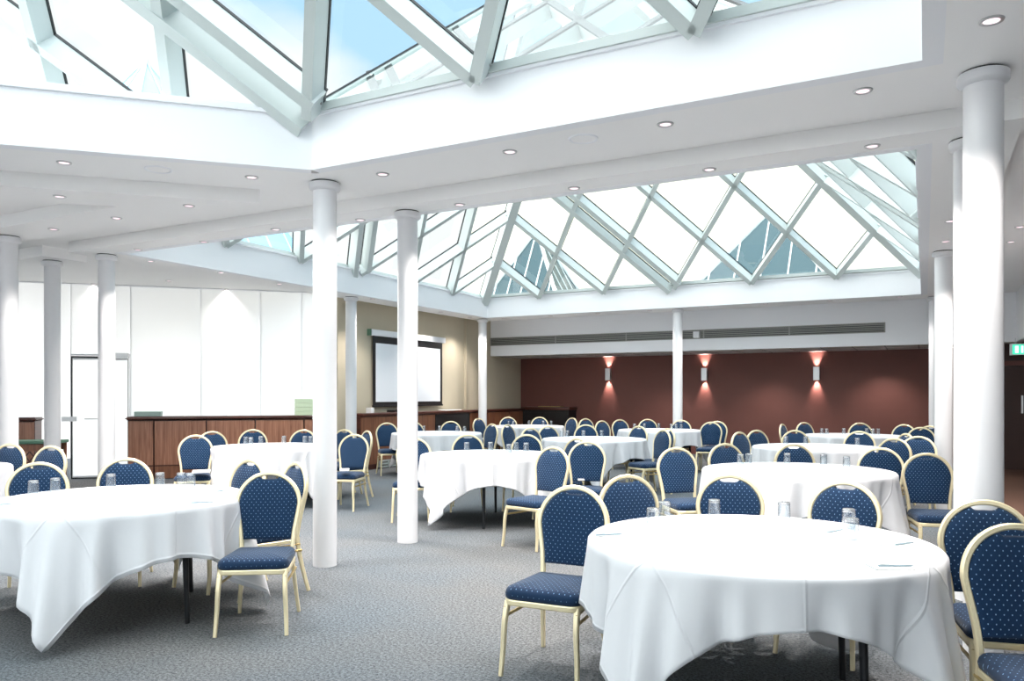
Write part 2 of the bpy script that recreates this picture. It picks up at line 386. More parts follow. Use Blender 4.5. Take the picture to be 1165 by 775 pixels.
dpart('door_gap', [(td1-.03, td1-.012, -.02, .004, 0, 2.09), (td0+.02, td1-.012, -.02, .004, 2.06, 2.09), (td0+.03, td0+.037, -.02, .004, 0, 2.07), (td0+.03, td1-.03, -.02, .004, 0, .02)], M['gasket'])
dpart('door_closer', [(td0+.02, td0+.3, .01, .09, 2.05, 2.15)], M['silver'])
dpart('door_lock', [(td1-.1, td1+.12, .0, .05, .98, 1.06)], M['silver'])
dpart('push_bar', [(td1-.6, td1-.22, .0, .03, 1.01, 1.03)], M['silver'])

# door in the dark right wall
d2 = tag(empty('door_2', (1.9,17.62,0)), 'dark brown door with steel plate in the dark wall', 'door', None, 'structure')
bm = B(); box(bm, -.75, .75, -.05, 0, .01, 1.98); obj('door_leaf', bm, M['darkwall'], d2)
bm = B(); box(bm, -.95, .95, -.08, 0, 1.99, 2.08); box(bm, -.95, -.77, -.08, 0, 0, 1.99); box(bm, .77, .95, -.08, 0, 0, 1.99)
obj('door_frame', bm, plain('mahogany frame', (92,40,28), .4), d2)
bm = B(); box(bm, -.27, -.24, -.07, -.05, 1.08, 1.42); box(bm, -.1, .2, -.07, -.05, 1.08, 1.42); obj('push_plate', bm, M['silver'], d2)
bm = B(); box(bm, -.24, -.1, -.065, -.05, 1.08, 1.42); obj('vision_panel', bm, M['blackbox'], d2)
bm = B(); box(bm, .8, 5.0, 17.6, 17.62, 0, .1); struct('baseboard_right', bm, M['wooddark'], 'dark skirting below the dark brown wall', 'baseboard')

# ------------------------------------------------------------------ skylight roofs
def roof(name, x0, x1, y0, y1, z0, n, label):
    r = tag(empty(name, (0,0,0)), label, 'skylight', None, 'structure')
    W = x1-x0; D = y1-y0; h = min(W, D)/2; st = W/n
    cs = [Vector((x0,y0,z0)), Vector((x1,y0,z0)), Vector((x1,y1,z0)), Vector((x0,y1,z0))]
    ap = Vector(((x0+x1)/2,(y0+y1)/2,z0+h))
    for q in range(4):
        a, b = cs[q], cs[(q+1)%4]
        al = (b-a).normalized(); inn = Vector((-al.y, al.x, 0)); up = Vector((0,0,1))
        nrm = (up - inn).normalized(); Wl = (b-a).length; stl = Wl/n
        bm = B(); bm.faces.new([bm.verts.new(p) for p in (a, b, ap)]); obj('glass_pane', bm, M['glass'], r)
        for i in range(n+1):
            ai = i*stl; P = a + al*ai
            for sg, tt in ((1, (Wl-ai)/2), (-1, ai/2)):
                if tt < .3 or (i in (0, n) and tt > Wl/2-.01): continue
                Q = P + (al*sg + inn + up)*tt
                bm = B()
                twin = (i == n//2 and sg == (-1 if q in (0,) else 1))
                if twin:
                    side = (al*sg+inn+up).normalized().cross(nrm)
                    for o in (-.14, .14):
                        beam(bm, P+side*o, Q+side*o, nrm, .1, .2, -.03); beam(bm, P+side*o, Q+side*o, nrm, .115, .025, -.005, 1)
                else:
                    beam(bm, P, Q, nrm, .085, .19, -.03); beam(bm, P, Q, nrm, .1, .025, -.005, 1)
                obj('rafter', bm, [M['alu'], M['gasket']], r)
        hip = (ap-a).normalized(); hn = (up - hip*up.dot(hip)).normalized()
        bm = B(); beam(bm, a, ap, hn, .17, .27, -.02); beam(bm, a, ap, hn, .19, .025, 0, 1); obj('hip_beam', bm, [M['alu'], M['gasket']], r)
        bm = B(); beam(bm, a, b, up, .09, .06, .01); obj('curb', bm, M['alu'], r)
        # bolted joint plates at every rafter foot
        bm = B()
        for i in range(1, n):
            P = a + al*(i*stl) + inn*.09
            beam(bm, P-al*.09, P+al*.09, up, .03, .025, .0)
        obj('joint_plate', bm, M['grille'], r)
    return r
roof('window_1', -8.65, .3, -4.3, 4.65, 3.68, 6, 'front pyramid skylight with diagonal white glazing bars')
roof('window_2', -8.95, .09, 6.36, 15.4, 3.70, 6, 'rear pyramid skylight with a diamond lattice of white bars')

# exterior, seen through the skylights
def pyramid(name, x, y, w, z0, h, mat, label, cat='roof', seamsn=8):
    bm = B(); q = [bm.verts.new((x+a*w, y+b*w, z0)) for a, b in ((-1,-1),(1,-1),(1,1),(-1,1))]; t = bm.verts.new((x,y,z0+h))
    for i in range(4): bm.faces.new((q[i], q[(i+1)%4], t))
    bm.faces.new(q)
    r = tag(empty(name), label, cat); obj('roof_glazing', bm, mat, r)
    bm = B()
    for i in range(4):
        a, b = q0(x,y,w,z0,i), q0(x,y,w,z0,i+1); T = Vector((x,y,z0+h))
        for k in range(1, seamsn):
            f = k/seamsn; P = a.lerp(b, f)
            Q = P.lerp(T, 0) + (T-(a+b)/2)*(1-abs(2*f-1))
            beam(bm, P, Q, (0,0,1), .05, .06, .04)
        beam(bm, a, T, (0,0,1), .1, .1, .06)
    obj('glazing_bar', bm, M['alu'], r)
def q0(x,y,w,z0,i):
    a, b = ((-1,-1),(1,-1),(1,1),(-1,1))[i%4]; return Vector((x+a*w, y+b*w, z0))
p = at_d(877, 240, 27); pyramid('roof_pyramid', p.x, p.y, 3.4, 3.4, p.z-3.4, M['tealroof'], 'teal glazed pyramid roof outside beyond the far right of the rear skylight')
p = at_d(611, 262, 25); pyramid('roof_pyramid', p.x, p.y, 1.9, 3.2, p.z-3.2, M['tealroof'], 'small teal glazed pyramid roof outside beyond the far left of the rear skylight')
p = at_d(166, 68, 20); pyramid('roof_pyramid', p.x, p.y, 3.0, 5.0, p.z-5.0, M['blueroof'], 'pale blue pyramid roof outside above the angled fascia')
bd = tag(empty('building', (-10, 36, 0)), 'cream clad building standing behind the rear skylight', 'building')
bm = B(); box(bm, -12, 11.2, 0, 6, 0, 15.5); obj('facade', bm, M['cream'], bd)
bm = B()
for i in range(16): box(bm, -12+i*1.5, -11.95+i*1.5, -.03, 0, 0, 15.4)
obj('cladding_seam', bm, M['tile'], bd)

# ------------------------------------------------------------------ columns
def column(x, y, label):
    r = tag(empty('round_column', (x,y,0)), label, 'column', 'round white columns', 'thing')
    bm = B(); lathe(bm, [(.098,0),(.098,CZ-.075)], 40); obj('shaft', bm, M['column'], r, True)
    bm = B(); lathe(bm, [(.098,CZ-.078),(.124,CZ-.062),(.128,CZ-.055),(.128,CZ-.014),(.122,CZ-.010)], 40); obj('collar', bm, M['column'], r, True)
    bm = B(); lathe(bm, [(.112,CZ-.011),(.112,CZ)], 32); obj('shadow_gap', bm, M['blackbox'], r, True)
for x, y, l in [(-4.425,4.99,'white round column standing just right of near left table'),
                (-4.425,6.165,'slim white round column second from the left table, at the aisle'),
                (.287,4.99,'thickest looking white round column at the right edge'),
                (.278,6.27,'white round column half hidden behind the thickest right column'),
                (.21,10.96,'white round column behind the rightmost chairs of the right rows'),
                (.17,15.9,'white round column at the right end of the brown red wall'),
                (-9.06,5.02,'leftmost white round column, cut by the picture edge'),
                (-10.2,6.21,'white round column left of the white door'),
                (-9.145,6.26,'white round column in front of the white door'),
                (-9.157,11.02,'white round column left of the projection screen'),
                (-9.1,15.65,'white round column right of the projection screen'),
                (-4.5,15.76,'white round column before the middle of the brown red wall')]:
    column(x, y, l)

# ------------------------------------------------------------------ chairs
CH = 'blue banquet chairs'
def back_y(z): return -.20 - .16*(z-.43)
def half_w(z):
    pts = [(.38,.172),(.47,.174),(.54,.180),(.61,.192),(.67,.203),(.70,.208),(.715,.2095)]
    for (z0,w0),(z1,w1) in zip(pts, pts[1:]):
        if z <= z1: return w0+(w1-w0)*(z-z0)/(z1-z0)
    return .2095
def back_outline(ins, zb, notch=0):
    """half outline right side bottom -> top -> left side; in-plane points (x,z)"""
    R_ = .2095-ins; out = []
    for i in range(10):
        z = zb+(.715-zb)*i/10; out.append((half_w(z)-ins, z))
    for i in range(37):
        a = PI*i/36; out.append((R_*math.cos(a), .715+R_*math.sin(a)*(.2075-ins)/(.2095-ins)))
    out += [(-x, z) for x, z in reversed(out[:10])]
    if notch:
        out = [(x, z - (notch*max(0, 1-(x/.062)**4) if z > .8 else 0)) for x, z in out]
    return out
def make_chair():
    r = empty('banquet_chair')
    # seat cushion
    def seat_outline(ins):
        pts = []
        cs = [(.205,.23,.06,0),(-.205,.23,.06,90),(-.183,-.185,.035,180),(.183,-.185,.035,270)]
        for cx, cy, rr, a0 in cs:
            sx, sy = math.copysign(1,cx), math.copysign(1,cy)
            for k in range(7):
                a = math.radians(a0+k*15)
                pts.append((cx-sx*(rr+ins*0)-sx*0+(rr-ins if rr>ins else 0)*math.cos(a)*1, cy-sy*rr+(rr-ins if rr>ins else 0)*math.sin(a)))
        return pts
    bm = B(); rings = []
    for ins, z in ((.012,.384),(.0,.392),(-.005,.412),(.0,.430),(.012,.444),(.03,.452)):
        rings.append([bm.verts.new((x,y+ (.0),z)) for x, y in seat_outline(ins)])
    n = len(rings[0])
    for a, b in zip(rings, rings[1:]):
        for k in range(n): bm.faces.new((a[k],a[(k+1)%n],b[(k+1)%n],b[k]))
    prev = rings[-1]
    for sc_, z in ((.6,.462),(.25,.466)):
        cur = [bm.verts.new((v.co.x*sc_, (v.co.y-.02)*sc_+.02, z)) for v in rings[-1]]
        for k in range(n): bm.faces.new((prev[k],prev[(k+1)%n],cur[(k+1)%n],cur[k]))
        prev = cur
    bm.faces.new(prev); bm.faces.new(rings[0])
    obj('seat', bm, M['fab_seat'], r, 'all')
    bm = B(); o = seat_outline(.008)
    sweep(bm, [(x,y,.373) for x, y in o], .022, .03, (0,0,1), closed=True)
    obj('seat_frame', bm, M['gold'], r, True)
    # back frame: outer tube loop plus bottom rail
    bm = B(); o = back_outline(.013, .385)
    sweep(bm, [(x, back_y(z), z) for x, z in o], .027, .03, (0,1,.16), k=8, e=.6)
    sweep(bm, [(-.165,back_y(.425),.425),(.165,back_y(.425),.425)], .016, .02, (0,0,1))
    obj('back_frame', bm, M['gold'], r, True)
    # upholstered back
    bm = B(); o = back_outline(.0245, .492, .026); cz = .70
    n = len(o); rings = []
    for s_, off in ((1,-.012),(1,.006),(.97,.014),(.9,.02),(.6,.025),(.25,.027)):
        rings.append([bm.verts.new((x*s_, back_y(cz+(z-cz)*s_)+off, cz+(z-cz)*s_)) for x, z in o])
    back = []
    for s_, off in ((1,-.012),(.96,-.02),(.6,-.024),(.25,-.025)):
        back.append(rings[0] if s_ == 1 else [bm.verts.new((x*s_, back_y(cz+(z-cz)*s_)+off, cz+(z-cz)*s_)) for x, z in o])
    for R_ in (rings, back):
        for a, b in zip(R_, R_[1:]):
            for k in range(n): bm.faces.new((a[k],a[(k+1)%n],b[(k+1)%n],b[k]))
        bm.faces.new(R_[-1])
    obj('back_cushion', bm, M['fab_back'], r, True)
    # legs
    for sx in (1,-1):
        bm = B(); path = []
        for i in range(9):
            f = i/8; path.append((sx*(.188+.017*f), .196+.05*f+.022*math.sin(PI*min(1,f*1.5))*(1-f), .370*(1-f)+.002))
        sweep(bm, path, .026, .03, (0,1,0), wd=[1.12-.3*i/8 for i in range(9)]); obj('leg', bm, M['gold'], r, True)
    for sx in (1,-1):
        bm = B(); path = [(sx*(.159+.03*(i/8)**1.3), -.198-.075*(i/8)**1.4, .395*(1-i/8)+.002) for i in range(9)]
        sweep(bm, path, .025, .03, (0,1,0), wd=[1.05-.2*i/8 for i in range(9)]); obj('leg', bm, M['gold'], r, True)
    for sx in (1,-1):
        bm = B(); sweep(bm, [(sx*.196,.225,.30),(sx*.178,-.225,.30)], .012, .016, (0,0,1)); sweep(bm, [(sx*.194,.222,.345),(sx*.172,-.215,.345)], .010, .012, (0,0,1))
        obj('stretcher', bm, M['golddark'], r, True)
    return r
def copy_tree(o, parent=None):
    c = o.copy(); COL.objects.link(c); c.parent = parent
    for ch in o.children: copy_tree(ch, c)
    return c

# tables: name -> (lat, depth, radius, cloth angle deg, cloth offset (lat, d), label)
T = {
 'A': (1.135, 3.60, .775, -5, (-.0,.095), 'round table with white cloth nearest on the right'),
 'B': (-2.56, 5.07, .785, 48, (.02,0), 'round table with white cloth nearest on the left'),
 'L': (-5.50, 7.10, .78, 30, (0,0), 'round table cut off by the left picture edge'),
 'K': (-3.16, 10.25, .785, 10, (0,0), 'round table before the walnut cupboards'),
 'C': (-.25, 8.83, .785, 4, (0,.0), 'round table in the middle of the room by the aisle'),
 'D': (1.27, 12.0, .80, 40, (0,0), 'round table right behind the middle aisle table'),
 'E': (-1.35, 13.9, .80, 20, (0,0), 'round table before the projection screen'),
 'F': (.34, 17.0, .80, 15, (0,0), 'farthest round table before the black corner cabinet'),
 'G': (2.87, 15.05, .80, 30, (0,0), 'round table before the middle column at the brown red wall'),
 'H': (2.56, 6.98, .82, 5, (0,0), 'round table directly behind the nearest right table'),
 'I': (3.98, 10.1, .81, 12, (0,0), 'round table third back in the right row'),
 'J': (5.74, 13.0, .81, 25, (0,0), 'farthest round table in the right row'),
}
TZ = .748
def tc(k): return LD(T[k][0], T[k][1])
SHORT = {'A':'the nearest right table','B':'the nearest left table','L':'the table cut off at the left edge','K':'the table before the walnut cupboards',
         'C':'the middle aisle table','D':'the table right behind the middle aisle table','E':'the table before the projection screen',
         'F':'the farthest table by the black corner cabinet','G':'the table before the brown red wall column','H':'the table behind the nearest right one',
         'I':'the third table back on the right','J':'the farthest table on the right'}

def table(k):
    lat, dd, R, ang, off, lab = T[k]; c = tc(k)
    r = tag(empty('round_table', c, 0), lab, 'table', 'round banquet tables')
    bm = B(); lathe(bm, [(R-.03,TZ-.035),(R-.022,TZ-.03),(R-.02,TZ-.018),(R-.022,TZ-.006),(R-.03,TZ-.003)], 64); obj('tabletop', bm, M['tabletop'], r, True)
    a0 = YAW + math.radians({'A':-62,'B':-24,'C':-95}.get(k, ang+45))
    for q in range(4):
        a = a0+q*PI/2; x, y = .56*math.cos(a), .56*math.sin(a)
        bm = B(); sweep(bm, [(x,y,TZ-.036),(x*1.02,y*1.02,.4),(x*1.05,y*1.05,.0)], .034, .034, (math.cos(a),math.sin(a),0), k=12, e=.9, wd=[1.1,1,.85])
        obj('leg', bm, M['black'], r, True)
    # cloth
    rng = random.Random(ord(k)); ph = [rng.uniform(0,6.28) for _ in range(6)]
    hs = 1.072; NA, ND = 288, 16
    th0 = YAW + math.radians(ang); ox, oy = off
    O = rt*ox + fw*oy
    ux = Vector((math.cos(th0), math.sin(th0), 0)); uy = Vector((-math.sin(th0), math.cos(th0), 0))
    bm = B(); uvl = bm.loops.layers.uv.new('flat'); flat = {}
    def V(x, y, z, fx, fy):
        v = bm.verts.new((x,y,z)); flat[v] = (fx,fy); return v
    rings = []
    for rr in (.02,.2,.4,.6,R-.06,R-.02):
        rings.append([V(rr*math.cos(2*PI*i/NA), rr*math.sin(2*PI*i/NA), TZ, rr*math.cos(2*PI*i/NA-th0), rr*math.sin(2*PI*i/NA-th0)) for i in range(NA)])
    Ls, corner = [], []
    for i in range(NA):
        th = 2*PI*i/NA; dr = Vector((math.cos(th), math.sin(th), 0)); best = 9
        for ax in (ux, uy):
            dn = dr.dot(ax); o = O.dot(ax)
            if abs(dn) > 1e-6: best = min(best, ((hs if dn > 0 else -hs)+o)/dn)
        Ls.append(max(.1, best - R)); ph_ = (th-th0) % (PI/2)
        corner.append(abs(ph_-PI/4))
    for j in range(ND+1):
        f = j/ND; ring = []
        for i in range(NA):
            th = 2*PI*i/NA; L = Ls[i]; s = f*L; c_ = corner[i]
            e = .012
            if s < .03:
                q = s/.03*PI/2; rad = R-.008+.012*math.sin(q); z = TZ - .02*(1-math.cos(q))
            else:
                rad = R+.004; z = TZ-.02-(s-.03)
            g = max(0, s-.02)
            rad += .05*g
            rad += g*(.17*math.exp(-(c_/.15)**2) - .10*math.exp(-((c_-.32)/.11)**2) + .05*math.exp(-((c_-.52)/.08)**2))
            w = g*(.052+.045*math.exp(-((c_-.3)/.3)**2))
            rad += w*(math.sin(15*th+ph[0]+.6*math.sin(3*th+ph[3])) + .8*math.sin(26*th+ph[1]) + .45*math.sin(41*th+ph[2]))
            z = TZ-.02-(s-.03)*.985 if s >= .03 else z
            z = max(z, .012)
            fr = R+s
            ring.append(V(rad*math.cos(th), rad*math.sin(th), z, fr*math.cos(th-th0), fr*math.sin(th-th0)))
        rings.append(ring)
    for a, b in zip(rings, rings[1:]):
        for i in range(NA): bm.faces.new((a[i],a[(i+1)%NA],b[(i+1)%NA],b[i]))
    bm.faces.new(rings[0])
    for fc in bm.faces:
        for l in fc.loops: l[uvl].uv = flat[l.vert]
    o = obj('tablecloth', bm, M['cloth'], None, 'all', c)
    sm = o.modifiers.new('thick', 'SOLIDIFY'); sm.thickness = .0025; sm.offset = 1
    tag(o, 'white square linen cloth draped over '+SHORT[k], 'tablecloth', 'white tablecloths')
for k in T: table(k)

# chairs: (u, v of the top of the back | None, depth | None, facing (lat,d) or table key, label)
C_ = 'blue chair '
chairs = [
 # near right table
 (654, 552.5, None, (-.42,-.90), C_+'with gold legs turned out into the aisle left of the nearest right table'),
 (713, None, 4.88, 'A', C_+'at the nearest right table, just right of the one turned into the aisle'),
 (830, None, 4.90, 'A', C_+'centred behind the far side of the nearest right table'),
 (962, None, 4.52, 'A', C_+'behind the nearest right table, second to the right of its far centre'),
 (1120, None, 3.70, (-.25,-.97), C_+'right of the nearest right table, in front of the thickest column'),
 (1154, None, 3.02, (-.12,-1), C_+'nearest of all, cut off by the right picture edge'),
 # near left table
 (306.7, 537, 5.08, (.10,-1), C_+'with gold legs fully visible at the right end of the nearest left table'),
 (338, None, 5.78, (-.75,-.66), C_+'tucked behind the fully visible one, beside the left aisle column'),
 (285, None, 6.05, (-.55,-.83), C_+'left of the pair at the right end of the nearest left table'),
 (143.5, None, 6.20, (.25,-.97), C_+'centred behind the nearest left table, before the white door'),
 (44, None, 5.80, (.35,-.94), C_+'behind the left part of the nearest left table, two glasses before it'),
 # cut-off left table
 (58.5, 507.5, 7.7, (-.25,-.97), C_+'before the green topped side table, behind the left chair of the nearest table'),
 (12, 505, 8.05, (-.2,-1), C_+'cut off by the left picture edge below the leftmost column'),
 # table before cupboards
 (222.7, 495, 9.8, (.30,-.95), C_+'with papers on its seat, left of the table before the walnut cupboards'),
 (241, 490.5, 10.8, (.6,-.8), C_+'half hidden behind the one with papers on its seat'),
 (287.7, 487.9, 11.4, (.3,-.95), C_+'behind three glasses, before the second cupboard seam'),
 (345.5, 489, 11.3, (-.1,-1), C_+'before the walnut cupboards, cut by the left aisle column'),
 (392, 488, 11.4, (-.4,-.9), C_+'just right of the left aisle column, before the screen wall counter'),
 (403.5, 494, 10.0, (-.2,-.98), C_+'with a white card on its seat, right of the left aisle column'),
 (418, 489.7, 11.0, (-.8,-.55), C_+'side by side with and behind the one with a white card'),
 # table before the screen
 (440, 481, 14.2, (.35,-.94), C_+'below the left half of the projection screen'),
 (470, 481.5, 14.8, (.35,-.9), C_+'nearly hidden behind the slim aisle column, below the screen'),
 (513, 479, 15.05, (-.05,-1), C_+'behind the far side of the table before the projection screen'),
 (560, 482, 13.7, (-.8,-.6), C_+'turned left toward the screen table, its back slanting right'),
 (577, 482.8, 13.3, (.82,-.57), C_+'turned right, back to back with the one facing the screen table'),
 # middle aisle table
 (471, None, 9.15, (.05,-1), C_+'mostly hidden behind the slim aisle column, at the middle aisle table'),
 (532.4, None, 9.92, (.05,-1), C_+'behind the far side of the middle aisle table, one glass before it'),
 (599.6, None, 9.95, (-.2,-.97), C_+'behind the right part of the middle aisle table'),
 (630, 508.5, 7.55, (-.62,-.72), C_+'with legs in clear view at the right end of the middle aisle table'),
 (668, None, 8.45, (-.2,-.98), C_+'facing forward right of the middle aisle table'),
 (657, None, 9.05, (-.75,-.66), C_+'half hidden between the two right chairs of the middle aisle table'),
 # table behind middle
 (603, 487, 11.95, (.6,-.8), C_+'at the left end of the table behind the middle aisle table'),
 (623, 485.2, 12.7, (.5,-.87), C_+'behind the left rim of the table behind the middle aisle table'),
 (666.4, 482.7, 13.3, (0,-1), C_+'centred behind the table behind the middle aisle table, a glass before it'),
 (727, 485, 12.7, (-.75,-.6), C_+'behind the right rim of the table behind the middle aisle table'),
 (755, 489, 11.3, (-.88,-.42), C_+'seen from the side with its seat to the left, mid room'),
 (760, 487.6, 11.75, (-.88,-.42), C_+'lined up right behind the side-on chair mid room'),
 # far left table
 (544.4, 476, 17.0, (.75,-.65), C_+'just before the column right of the projection screen'),
 (578, 474.6, 18.0, (.1,-1), C_+'behind the farthest table, before the walnut part of the corner counter'),
 (614, 474.4, 18.0, (-.1,-1), C_+'behind the farthest table, before the black corner cabinet'),
 (651, 475.2, 17.4, (-.8,-.6), C_+'at the right end of the farthest table, before the left sconce'),
 # far centre table
 (666, 476, 16.8, (.5,-.85), C_+'left of the far centre table, farther one of two below the left sconce'),
 (684.5, 478.8, 15.4, (.6,-.8), C_+'directly below the left sconce, nearer one of two'),
 (705, 477.5, 16.15, (.4,-.9), C_+'behind the left rim of the table before the brown red wall column'),
 (736.7, 476.8, 16.4, (0,-1), C_+'behind the far side of the table before the brown red wall column'),
 (775, 478.3, 15.8, (-.3,-.95), C_+'overlapping the foot of the column before the brown red wall'),
 (809, 480.5, 14.6, (-.38,-.92), C_+'right of the column table, seat towards the viewer'),
 (816, 479.2, 15.1, (-.5,-.86), C_+'half hidden just behind the forward facing one below the middle sconce'),
 # behind nearest right table
 (769, None, 7.45, (.22,-.97), C_+'with seat in view, left of the table behind the nearest right one'),
 (824.5, None, 8.08, (.25,-.97), C_+'behind the left rim of the table behind the nearest right one'),
 (903, None, 7.98, (-.05,-1), C_+'behind the far side of the table behind the nearest right one'),
 (1002, None, 7.42, (-.5,-.87), C_+'behind the right rim of the table behind the nearest right one'),
 (1054, 515.7, 6.72, (-.2,-.98), C_+'with its seat in view just left of the thickest column'),
 # third right table
 (841, None, 10.65, (.6,-.8), C_+'left of the third table back on the right'),
 (860.5, None, 11.2, (.4,-.9), C_+'half hidden behind the one left of the third right table'),
 (904.3, None, 11.15, (0,-1), C_+'behind the left half of the third table back on the right'),
 (977.7, None, 10.85, (-.4,-.9), C_+'behind the right half of the third table back on the right'),
 (1018, None, 9.05, (-.78,-.62), C_+'at the right end of the third right table, nearest to its front'),
 (1045, None, 9.5, (-.6,-.8), C_+'right end of the third right table, nearest the right columns'),
 (1031, None, 10.2, (-.95,-.1), C_+'hidden between chairs at the right end of the third right table'),
 # far right table
 (890, 481.4, 13.65, (.8,-.6), C_+'left end of the farthest right table, below the right sconce'),
 (914.6, 480.6, 14.45, (.35,-.93), C_+'behind the left rim of the farthest right table'),
 (978.5, 480.4, 14.1, (-.3,-.95), C_+'behind the right half of the farthest table on the right'),
 (1029, 483, 13.4, (-.75,-.65), C_+'at the right end of the farthest right table, leftmost of three'),
 (1048, 486.2, 12.2, (-.5,-.86), C_+'at the right end of the farthest right table, middle of three'),
 (1058, 484.8, 12.75, (-.8,-.6), C_+'against the right columns at the farthest table, rightmost of three'),
]
proto = make_chair()
for i, (u, v, dd, fc, lab) in enumerate(chairs):
    if dd is None: dd = .5*F/(v-HZ)
    pt = fw*dd + rt*((u-CX)/F*dd)
    if isinstance(fc, str):
        f = (tc(fc)-pt); f.z = 0; f.normalize()
    else:
        f = (rt*fc[0] + fw*fc[1]).normalized()
    o = proto if i == 0 else copy_tree(proto)
    o.location = pt + f*.275; o.location.z = 0
    o.rotation_euler = (0,0,math.atan2(-f.x, f.y))
    tag(o, lab, 'chair', CH)

# ------------------------------------------------------------------ glasses, note pads, pens
def make_glass():
    r = empty('drinking_glass')
    bm = B(); lathe(bm, [(.034,0),(.0335,.004),(.031,.082)], 24, cap=False); lathe(bm, [(.0315,.0),(.031,.004),(.0285,.082)], 24, cap=False); obj('glass_wall', bm, M['tumbler'], r, True)
    bm = B(); lathe(bm, [(.0308,.082),(.0312,.086),(.0306,.095),(.028,.098)], 24); obj('glass_base', bm, M['tumbase'], r, True)
    return r
gl = {
 'A': [(742.8,600,'left front one of the left pair'),(756,590,'right rear one of the left pair'),(812.6,587,'standing before the far centre chair'),(892,592,'standing alone right of the far centre chair'),(965.5,601,'rear one of the right pair'),(969,613.5,'front one of the right pair')],
 'B': [(38,563,'leftmost, nearer the rim'),(63,557,'second from left'),(126,551,'before the chair at the white door'),(182,548,'fourth from left'),(206,551,'lower looking one beside the rightmost'),(217,549.5,'rightmost')],
 'K': [(279.6,504.5,'leftmost'),(285.5,506,'second from left'),(297,503,'third from left'),(323,502.3,'fourth from left'),(347,502,'fifth from left'),(353.5,504.5,'touching the aisle column, rightmost')],
 'C': [(531,512.5,'before the far centre chair'),(558,512,'second from left'),(579,515,'third from left, closest'),(587,512,'fourth from left'),(598.5,513,'rightmost')],
 'E': [(482.6,490.5,'leftmost'),(500,490.2,'second from left'),(520,490.5,'third from left'),(528.5,491.3,'rightmost')],
 'F': [(579,484,'leftmost'),(584,484,'second from left'),(602,483.3,'third from left'),(618,483.8,'fourth from left'),(627,483.4,'rightmost')],
 'D': [(639,497,'leftmost'),(645.5,496.2,'second from left'),(663.6,496.2,'third from left'),(684.5,496.6,'rightmost')],
 'G': [(722,487.8,'leftmost'),(733,487.5,'second from left'),(749.5,487.6,'third from left'),(763.7,488,'left of the trio'),(769,488,'middle of the trio'),(774.8,488,'right of the trio')],
 'H': [(842.5,528,'left of a pair'),(851.5,527,'right of a pair'),(895.5,526.5,'before the far centre chair'),(937,528,'fourth from left'),(963,531,'rightmost')],
 'I': [(894,504.8,'leftmost'),(916.5,504.6,'second from left'),(975.3,506.5,'rightmost')],
 'J': [(935,494,'leftmost'),(940.5,494.3,'second from left'),(960,493.8,'third from left'),(986,494,'fourth from left'),(993.5,494.4,'fifth from left'),(999,494.3,'rightmost')],
}
gp = make_glass(); first = True
for k, lst in gl.items():
    placed = []
    for (u, v, lab) in lst:
        p = at_z(u, v, TZ+.003); c = tc(k); q = p-c; q.z = 0
        # keep it on the cloth but in the same line of sight
        dd = (p-Vector((0,0,H))).dot(fw); dirn = (fw+rt*((u-CX)/F)); dirn.z = 0
        Rm = T[k][2]-.12
        if q.length > Rm:
            tb = dirn.dot(c)/dirn.dot(dirn); m = dirn*tb - c
            if m.length < Rm:
                h_ = math.sqrt(Rm*Rm-m.length_squared)/dirn.length; tn = min(max(dd, tb-h_), tb+h_); p = dirn*tn
            else: p = c + m.normalized()*Rm
        p.z = TZ+.003
        for z in placed:
            if (z-p).length < .075: p = p + (p-z).normalized()*(.076-(z-p).length) if (p-z).length > .001 else p+rt*.076
        placed.append(p.copy())
        o = gp if first else copy_tree(gp); first = False
        o.location = p
        tag(o, 'upturned clear tumbler on %s, %s' % (SHORT[k], lab), 'glass', 'upturned tumblers on the tables')
TP = TZ+.0032
def pad(u, v, ang, lab):
    p = at_z(u, v, TP); r = empty('note_pad', p, YAW+math.radians(ang)); tag(r, lab, 'note pad', 'note pads on the tables')
    bm = bbox(-.052, .052, -.074, .074, 0, .004, .001, 1); obj('sheets', bm, M['paper'], r)
    bm = bbox(-.052, .052, .066, .0745, .0002, .0052, .0006, 1); obj('binding', bm, plain('pad binding', (205,212,216), .6), r)
    return p
def pen(u0, v0, u1, v1, lab, z=TP+.0056):
    a, b = at_z(u0, v0, z+.004), at_z(u1, v1, z+.004); m = (a+b)/2; t = (b-a); t.z = 0; t.normalize()
    r = empty('ballpoint_pen', (m.x,m.y,z+.0042), math.atan2(t.y,t.x)); tag(r, lab, 'pen', 'pens on the note pads')
    bm = B(); sweep(bm, [(-.07,0,0),(-.066,0,0),(.05,0,0),(.058,0,0),(.068,0,0)], .0085, .0085, (0,0,1), k=10, e=1, wd=[.5,1,1,.8,.2]); obj('barrel', bm, M['pen'], r, True)
    bm = B(); box(bm, -.064, -.025, -.001, .001, .0035, .006); obj('clip', bm, M['silver'], r)
pad(1012, 645.5, 88, 'white note pad nearest the front rim of the nearest right table'); pen(999, 643.8, 1040, 643.8, 'grey pen lying level on the front pad of the nearest right table')
pad(1024, 621, 55, 'white note pad by the right rim of the nearest right table'); pen(1018.7, 620, 1040, 616.9, 'grey pen slanting on the pad by the right rim of the nearest right table')
pad(946, 605, 40, 'white note pad behind the right pair of glasses on the nearest right table'); pen(942, 605.6, 958, 602.8, 'grey pen beside the right pair of glasses on the nearest right table')
pad(694, 609, 75, 'white note pad at the left rim of the nearest right table'); pen(681, 608.7, 706, 607.6, 'grey pen at the left rim of the nearest right table')
pad(232, 572, 80, 'white note pad at the right front rim of the nearest left table'); pen(219, 572, 243, 571, 'grey pen at the right front rim of the nearest left table')
pad(252, 558.5, 60, 'white note pad nearest the right end of the nearest left table'); pen(248.5, 559, 261, 556.9, 'grey pen nearest the right end of the nearest left table')
